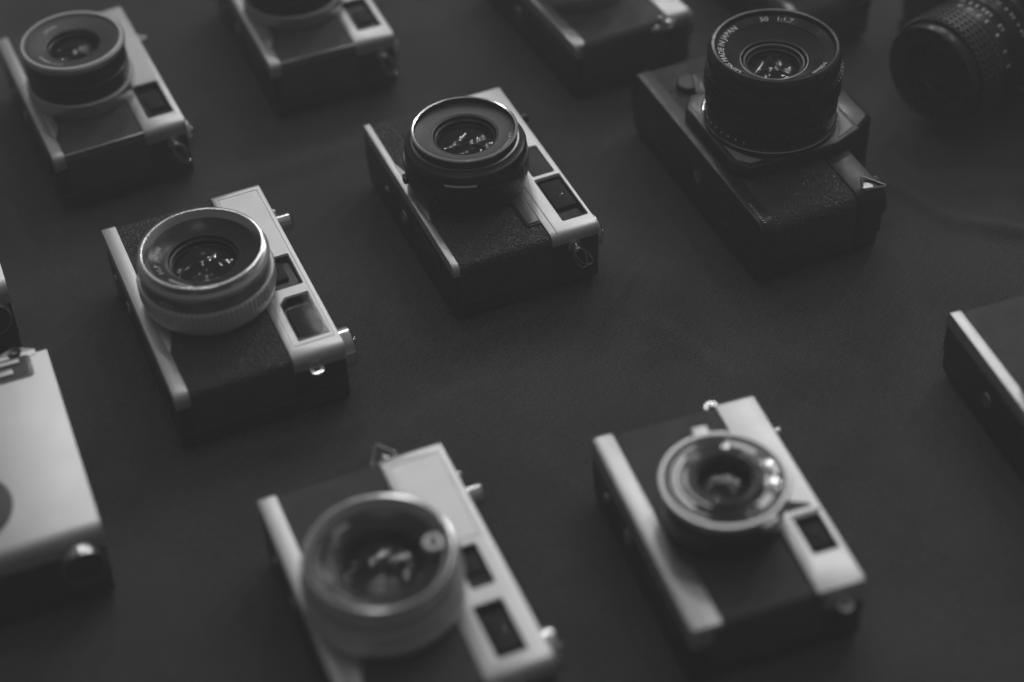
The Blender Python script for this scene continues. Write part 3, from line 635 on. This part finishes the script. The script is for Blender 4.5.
# ---- camera cut by the top edge, with a triangular strap ring
th = -65.2; e1 = Vector((math.cos(R(th)), math.sin(R(th)))); e2 = Vector((-e1.y, e1.x))
cc = Vector((0.0417, 0.1881)) - e1 * 0.061 + e2 * 0.0355
t = thing('film_camera', 'camera cut by the top edge, with a silver triangular strap ring', 'camera', G_RF, (cc.x, cc.y, 0), th)
rangefinder(t, dict(W=122, H=71, T=35.5, bot=4.0, top=22, corner=5, metal='satin_dull', leather='leather_fine', flare=(-30, -22, 57, 60.5, 2.8),
    windows=[dict(name='viewfinder_window', poly=rot(14, 24.5, 40, 33.5), deep=3.2, inner=(20, 25.6, 33, 32.6))],
    panel=None,
    deck=[('button', -44, 20, 8, 'chrome'), ('dial', 48, 20, 8.5, 6, 'rewind_knob', 'steel', 60)],
    lugs=[(1, 17, 35, 'tri'), (-1, 20, 24, 'eye')], tri_rot=10, tri_size=1.25, tripod=-10, lens=lens_tall))

# ---- camera cut by the right edge
th = -73; e1 = Vector((math.cos(R(th)), math.sin(R(th)))); e2 = Vector((-e1.y, e1.x))
cc = Vector((0.1985, -0.0315)) + e1 * 0.061 + e2 * 0.0375
t = thing('film_camera', 'camera cut by the right edge, only a narrow silver strip and leather corner showing', 'camera', G_RF, (cc.x, cc.y, 0), th)
rangefinder(t, dict(W=122, H=75, T=35.5, bot=5.6, top=15, corner=5, leather='leather_fine', no_button=True, flare=(0, 6, 40, 48, 4),
    windows=[dict(name='viewfinder_window', poly=rot(18, 21, 50, 34), deep=3.4, inner=(22, 23, 40, 32))],
    panel=None, deck=[('button', -44, 20, 8, 'chrome'), ('dial', 46, 17, 9, 6, 'rewind_knob', 'chrome', 20)],
    lugs=[(1, 26, 22, 'eye'), (-1, 26, 22, 'eye')], tripod=-22, lens=lens_tall))

# ---- small black camera at the top edge behind the reflex
th = -62; e1 = Vector((math.cos(R(th)), math.sin(R(th)))); e2 = Vector((-e1.y, e1.x))
B0 = Vector((0.1635, 0.2130))
cc = B0 - e1 * 0.052 + e2 * 0.026
t = thing('film_camera', 'small black camera at the top edge, directly behind the lying reflex camera', 'camera', G_RF, (cc.x, cc.y, 0), th)
rangefinder(t, dict(W=104, H=52, T=33, bot=4.0, top=13, corner=13, leather='leather_fine', flare=None, door=10,
    windows=[dict(name='viewfinder_window', poly=rot(14, 15.5, 34, 23.5), deep=3.2, inner=(18, 16.6, 29, 22.6))],
    panel=None, deck=[('button', -34, 18, 5, 'chrome')], lugs=[(1, -18, 26, 'eye')], tripod=-10, metal='satin_dull',
    lens=lambda t, T: lens_dial(t, T)))
for ch in [q for q in bpy.data.objects if q.parent == t and q.name.startswith('top_plate')]: ch.data.materials[0] = M['black']

# ------------------------------------------------------------------ single lens reflex cameras
def reflex_body(t):
    """y runs from the base plate (0) up, x centred on the lens axis"""
    T = 38
    poly = rrect(-75, 12.2, 68, T, 0, 8, (.4, .4, 7, 7)); polyb = rrect(-74.6, 0, 67.6, 12, 0, 6, (6, 6, .6, .6))
    finish(prism(bmesh.new(), [(x * .992, z if z < 20 else z - .7) for x, z in poly], 8.1, 52.9, 0, M4=XZ), 'body', M['leather'], t)
    finish(prism(bmesh.new(), polyb, 0.6, 66, 1, M4=XZ, botbev=True), 'back_door', M['black'], t)
    bp_ = finish(prism(bmesh.new(), poly, 0, 8, 1.0, M4=XZ, botbev=True), 'bottom_plate', M['black'], t)
    bm = bmesh.new()
    for k in range(10): prism(bm, rrect(49 + k * 1.7, 2.2, 50 + k * 1.7, 3.6, .2), T - .5, T + .35, .15)
    finish(bm, 'grip_studs', M['steel'], t)
    finish(prism(bmesh.new(), poly, 53, 67, 1.6, M4=XZ, botbev=True), 'top_plate', M['black'], t)
    # prism housing
    pr = [(-27, 66), (-22, 60), (22, 60), (27, 66), (25, 76), (16, 90), (-16, 90), (-25, 76)]
    finish(prism(bmesh.new(), pr, 8, 41, 3, 3), 'prism_housing', M['blackg'], t)
    finish(prism(bmesh.new(), rrect(-10, 80, 10, 92.4, 1), 18, 34, .6), 'hot_shoe', M['steel'], t)
    # mirror box: square shoulders that show round the mount
    mb = [(-33, 12), (-24, 5.5), (24, 5.5), (33, 12), (34, 60), (28, 76), (-28, 76), (-34, 60)]
    finish(prism(bmesh.new(), mb, T - 3, 45.2, 1.2, 3), 'mirror_box', M['black'], t)
    for pg in ([(12, 8.5), (24.5, 8.6), (29.5, 13.4), (30, 20), (24, 14.5), (18, 11)], [(6.5, 73.5), (25.5, 73.5), (30.5, 62), (25, 66), (17, 70)], [(-30, 20), (-29.5, 13.4), (-24.5, 8.6), (-14, 8.6), (-23, 14)]):  # light catching the housing corners, put in as paler grey patches
        finish(prism(bmesh.new(), pg, 44.8, 45.6, .3), 'lit_shoulder_patch', M['lit_shoulder' if pg[0][0] > 0 else 'grey'], t)
    bm = lathe(bmesh.new(), [(0, 0), (6, 0), (6.4, 1), (6.4, 3), (5.6, 3.6), (0, 3.6)], 40, at(-49, 20, T - 1))
    prism(bm, rrect(-2.6, -14, 2.6, 3, 1.6), T + 1.4, T + 4, .6, M4=at(-49, 25, 0, 70))
    finish(bm, 'self_timer_lever', M['anod'], t)
    finish(lathe(bmesh.new(), [(0, 0), (9.6, 0), (9.6, .5), (9, .8), (8.8, .5), (0, .5)], 48, axisY(30, 22, 0, -1)), 'battery_cover', M['blackg'], t)
    finish(lathe(bmesh.new(), [(1.6, 0), (3.6, 0), (3.6, .8), (1.6, .5)], 32, axisY(2, 22, 0, -1)), 'tripod_socket', M['chrome'], t)
    finish(lathe(bmesh.new(), [(0, 0), (11.5, 0), (11.5, 1.4), (10.8, 1.6), (10.8, 7.4), (10, 8), (5, 8), (4.6, 7.4), (0, 7.4)], 160, axisY(50, 20, 67), (1.5, 7.5, 40, .5)), 'rewind_knob', M['anod'], t)
    finish(lathe(bmesh.new(), [(0, 0), (9.5, 0), (9.5, 5), (8.8, 5.6), (0, 5.6)], 160, axisY(-32, 20, 67), (.1, 5.1, 40, .4)), 'shutter_dial', M['anod'], t)
    bm = prism(bmesh.new(), rrect(-3, -4, 24, 4, 3), 2, 4.4, .6, M4=axisY(-52, 20, 67)); lathe(bm, [(0, 0), (7, 0), (7, 5), (6, 6), (0, 6)], 48, axisY(-54, 20, 67))
    finish(bm, 'advance_lever', M['anod'], t)
    for sg in (1, -1):
        xx = sg * 62; lug = lathe(bmesh.new(), [(0, 0), (2.6, 0), (2.4, 2.2), (3.0, 2.6), (3.0, 3.4), (0, 3.6)], 24, at(xx, 60.5, T - 3.4))
        lg = finish(lug, 'strap_lug', M['steel'], t)
        cps = [(-1.5, -4.2), (11.5, 1.0), (-1.5, 6.4)]; pts = []
        for i in range(3):
            A = Vector((*cps[i], 0)); B_ = Vector((*cps[(i + 1) % 3], 0))
            for k in range(6): pts.append(A.lerp(B_, 0.08 + 0.84 * k / 5))
        m4 = Matrix.Translation((xx, 61, T + .8)) @ Matrix.Rotation(R(62 if sg > 0 else 118), 4, 'Z') @ Matrix.Rotation(R(6), 4, 'Y') @ Matrix.Scale(0.95, 4) @ Matrix.Translation((-1.5, 0, 0))
        finish(tube(bmesh.new(), pts, .62, True, 8, m4), 'strap_ring', M['steel'], lg)

def reflex_fast_lens(t):
    c = (0, 40.5); P = at(*c, -2.6) @ Matrix.Diagonal((1.055, 1.055, 1.04, 1))
    ln = finish(lathe(bmesh.new(), [(20, 44), (30.6, 44), (31.8, 45.6), (31.8, 48.6), (30.9, 49.6), (30.9, 56.0), (30.3, 56.6), (20, 56.6)], 120, P), 'lens', M['blackg'], t)
    finish(lathe(bmesh.new(), [(31.85, 47.9), (32.05, 48.3), (31.85, 48.7), (31.2, 48.6), (31.2, 48)], 120, P), 'mount_line', M['chrome'], ln)
    finish(lathe(bmesh.new(), [(20, 56.4), (30.0, 56.4), (31.2, 57.2), (31.2, 60.5), (30.8, 61), (20, 61)], 240, P, (57.1, 60.6, 60, .35)), 'aperture_ring', M['anod'], ln)
    bm = bmesh.new(); lathe(bm, [(20, 60.9), (31.0, 60.9), (31.0, 64.5), (31.6, 65.2), (31.6, 77.0), (31.2, 77.6), (20, 77.6)], 240, P)
    fr = finish(bm, 'focus_ring', M['anod'], ln)
    bm = bmesh.new()
    for k in range(72):
        for j in range(5):
            a = 360 * k / 72 + (2.5 if j % 2 else 0)
            prism(bm, rrect(31.4, -.85, 32.1, .85, .1, 1), 65.8 + j * 2.2, 67.3 + j * 2.2, 0, M4=P @ Matrix.Rotation(R(a), 4, 'Z'))
    finish(bm, 'grip_pattern', M['anod'], fr, smooth=False)
    finish(lathe(bmesh.new(), [(27.6, 77.4), (30.9, 77.4), (31.0, 84.6), (30.4, 86.6), (29.2, 87.6), (28.0, 87.4), (27.4, 86.0), (27.6, 84.4)], 120, P), 'front_rim', M['blackg'], ln)
    finish(lathe(bmesh.new(), [(27.7, 85.4), (27.2, 85.0), (22.8, 84.0), (22.4, 83.6), (22.4, 76), (27.7, 76)], 120, P), 'name_ring', M['nameblk'], ln)
    finish(lathe(bmesh.new(), [(22.4, 83.4), (16.2, 78.6), (15.4, 78.2), (15.4, 74), (22.4, 74)], 120, P), 'inner_cone', M['anod'], ln)
    finish(lathe(bmesh.new(), [(15.9, 78.3), (15.9, 78.9), (15.4, 79.1), (15.1, 78.3)], 96, P), 'element_ring', M['steel'], ln)
    ring_text('lettering', '', 0, 0, 0, 0, 0, M['white'], ln, P, jobs=[('LENS MADE IN JAPAN', 4.0, 23.5, 84.3, 0.22, 292, 1.0), ('50', 4.0, 23.5, 84.3, 0.22, 168, 1.0), ('1:1.7', 4.0, 23.5, 84.3, 0.22, 150, 1.0), ('f=50mm', 3.0, 23.7, 84.3, 0.22, 40, 1.0)])
    barrel_text('scale_figures', [('1.7 2.8 4 5.6 8 11', 1.9, 30.95, 53.0, -100)], M['grey'], ln, P)
    bm = bmesh.new()
    for k in range(6):
        lathe(bm, [(0, 0), (.45, 0), (.4, .3), (0, .35)], 10, P @ Matrix.Rotation(R(-92 + k * 8), 4, 'Z') @ Matrix(((0, 0, 1, 30.9), (1, 0, 0, 0), (0, 1, 0, 51.4), (0, 0, 0, 1))))
    finish(bm, 'index_dots', M['white'], ln)
    glassworks(ln, c, 14.9, 78.4 , 15)

def reflex_long_lens(t):
    c = (0, 37); P = at(*c)
    ln = finish(lathe(bmesh.new(), [(18, 44), (28.5, 44), (29.5, 45), (29.5, 53), (29, 54), (28.4, 54.4), (28.4, 66), (18, 66)], 120, P), 'lens', M['anod'], t)
    finish(lathe(bmesh.new(), [(18, 65.8), (28.8, 65.8), (29.2, 66.4), (29.2, 80), (28.6, 80.6), (18, 80.6)], 120, P), 'distance_scale', M['anod'], ln)
    bm = lathe(bmesh.new(), [(18, 80.4), (29.0, 80.4), (29.8, 81.2), (29.8, 95), (29.2, 95.8), (18, 95.8)], 400, P, (81.1, 95.1, 50, .8))
    fr = finish(bm, 'focus_ring', M['rubber'], ln)
    bm = bmesh.new()
    for z in (83, 86, 89, 92): lathe(bm, [(28.4, z), (30.0, z), (30.0, z + 1.3), (28.4, z + 1.3)], 96, P)
    finish(bm, 'grip_bands', M['rubber'], fr)
    finish(lathe(bmesh.new(), [(18, 95.6), (27.4, 95.6), (27.4, 101.4), (27.0, 102), (18, 102)], 120, P), 'front_barrel', M['blackg'], ln)
    finish(lathe(bmesh.new(), [(24, 101.8), (27.3, 101.8), (27.6, 102.3), (27.3, 102.8), (26.7, 102.9), (26.4, 102.2), (24, 100)], 120, P), 'front_rim', M['anod'], ln)
    finish(lathe(bmesh.new(), [(26.5, 102), (26.0, 101.6), (20, 98), (18.4, 96), (26.5, 94)], 120, P), 'name_ring', M['matte'], ln)
    barrel_text('scale_figures', [(s_, 3.6, 29.26, z, a) for s_, z, a in
        [('15', 75.2, 98), ('10', 75.2, 86), ('7', 75.2, 76), ('5', 75.2, 66), ('4', 75.2, 48), ('3', 75.2, 30), ('2', 75.2, 14), ('\u221e', 70.2, 104), ('5', 70.2, 95), ('3', 70.2, 87), ('2', 70.2, 79), ('1.5', 70.2, 69), ('1.2', 70.2, 50)]] +
        [(s_, 3.0, 28.46, 58.5, a) for s_, a in [('22', 96), ('16', 86), ('11', 76), ('8', 67), ('5.6', 55), ('4', 46), ('2.8', 34)]], M['white'], ln, P)
    glassworks(ln, c, 18.6, 98.0, 18, bright=False)

t = thing('reflex_camera', 'big black reflex camera lying on its back, lens marked LENS MADE IN JAPAN', 'camera', None, (0.0968, 0.0932, 0), -68.7)
reflex_body(t); reflex_fast_lens(t)

# upright reflex in the top right corner, lens level and pointing to the lower left
nrm = Vector((-0.77, -0.638, 0)).normalized()
F = Vector((0.2230, 0.1455, 0))
t = thing('reflex_camera', 'black reflex camera in the top right corner, long lens pointing left', 'camera', None)
xv = Vector((0, 0, 1)).cross(nrm)
org = F - nrm * 0.1032
t.matrix_world = Matrix(((xv.x, 0, nrm.x, org.x), (xv.y, 0, nrm.y, org.y), (0, 1, 0, 0.0), (0, 0, 0, 1)))
reflex_body(t); reflex_long_lens(t)

# ------------------------------------------------------------------ flat fronted silver cameras at the left edge
def slab_camera(t):
    """origin at the near right corner of the front, x towards the viewer, y across, z up"""
    T = 43
    finish(prism(bmesh.new(), rrect(-113, 12, 0, T - 4, 0, 6, (.4, .4, 2, 2)), -78, -0.6, 0.6, M4=XZ, botbev=True), 'body', M['black'], t)
    finish(prism(bmesh.new(), rrect(-112.6, 0, -.4, 11.8, 0, 5, (4, 4, .4, .4)), -77.5, -1, 0.8, M4=XZ, botbev=True), 'back_door', M['black'], t)
    fp = finish(prism(bmesh.new(), rrect(-115, T - 11, 0.6, T, 0, 8, (.3, .3, 5.5, 2)), -78.5, 0, 0.9, M4=XZ, botbev=True), 'front_plate', M['satin'], t)
    finish(lathe(bmesh.new(), [(0, T - .5), (20.5, T - .5), (20.5, T + .4), (19.8, T + .8), (0, T + .8)], 96, at(-30, -51.5)), 'lens_cover', M['disc'], t)
    bk = finish(prism(bmesh.new(), rrect(-113.5, -77, -99, -8, 2.5), T - .5, T + .5, .4), 'end_panel', M['grey'], t)
    finish(prism(bmesh.new(), rrect(-112, -75, -100.4, -10, 2), T, T + .7, .2), 'slot_frame', M['disc'], bk)
    finish(prism(bmesh.new(), rrect(-111, -60, -108.4, -13, .6), T + .3, T + 1.6, .3), 'slide_bar', M['satin'], bk)
    finish(prism(bmesh.new(), rrect(-105.5, -33, -102.0, -17, .6), T + .3, T + 1.6, .3), 'slide_bar', M['satin'], bk)
    finish(prism(bmesh.new(), rrect(-105.5, -62, -102.0, -44, .6), T + .3, T + 1.6, .3), 'slide_bar', M['satin'], bk)
    pts = []
    for k in range(61):
        y = -5 - 72 * k / 60; pts.append((-117.5 - 2.2 * math.cos((y + 14) / 24 * 2 * PI), y))
    hp = finish(prism(bmesh.new(), [(-112, -5)] + pts + [(-112, -77)], T - 2, T + .25, .3), 'hinge_plate', M['satin'], t)
    for y in (-14, -38, -62):
        finish(lathe(bmesh.new(), [(1.2, T - 1), (3.2, T - 1), (3.0, T + 1.2), (1.2, T + .8)], 24, at(-116.5, y)), 'hinge_eyelet', M['anod'], hp)
    kn = finish(lathe(bmesh.new(), [(0, 0), (8.6, 0), (8.6, 5.5), (8, 6.2), (0, 6.2)], 192, axisX(-11, 29, 0.2), (-.1, 5.6, 48, .5)), 'winding_knob', M['black'], t)
    finish(lathe(bmesh.new(), [(8.65, .8), (9.2, .8), (9.2, 6), (8.65, 6)], 96, axisX(-11, 29, 0.4)), 'knob_rim', M['chrome'], kn)

th = -70.5
LLg = 'flat fronted silver cameras at the left edge'
t = thing('flat_camera', 'flat silver camera cut by the left edge, with a dark round disc', 'camera', LLg, (-0.1706, -0.1436, 0), th)
slab_camera(t)
t2 = copy_tree(t); t2.location = (-0.2338, 0.0085, 0)
t2['label'] = 'silver camera at the left edge, only one rounded corner and knob showing'
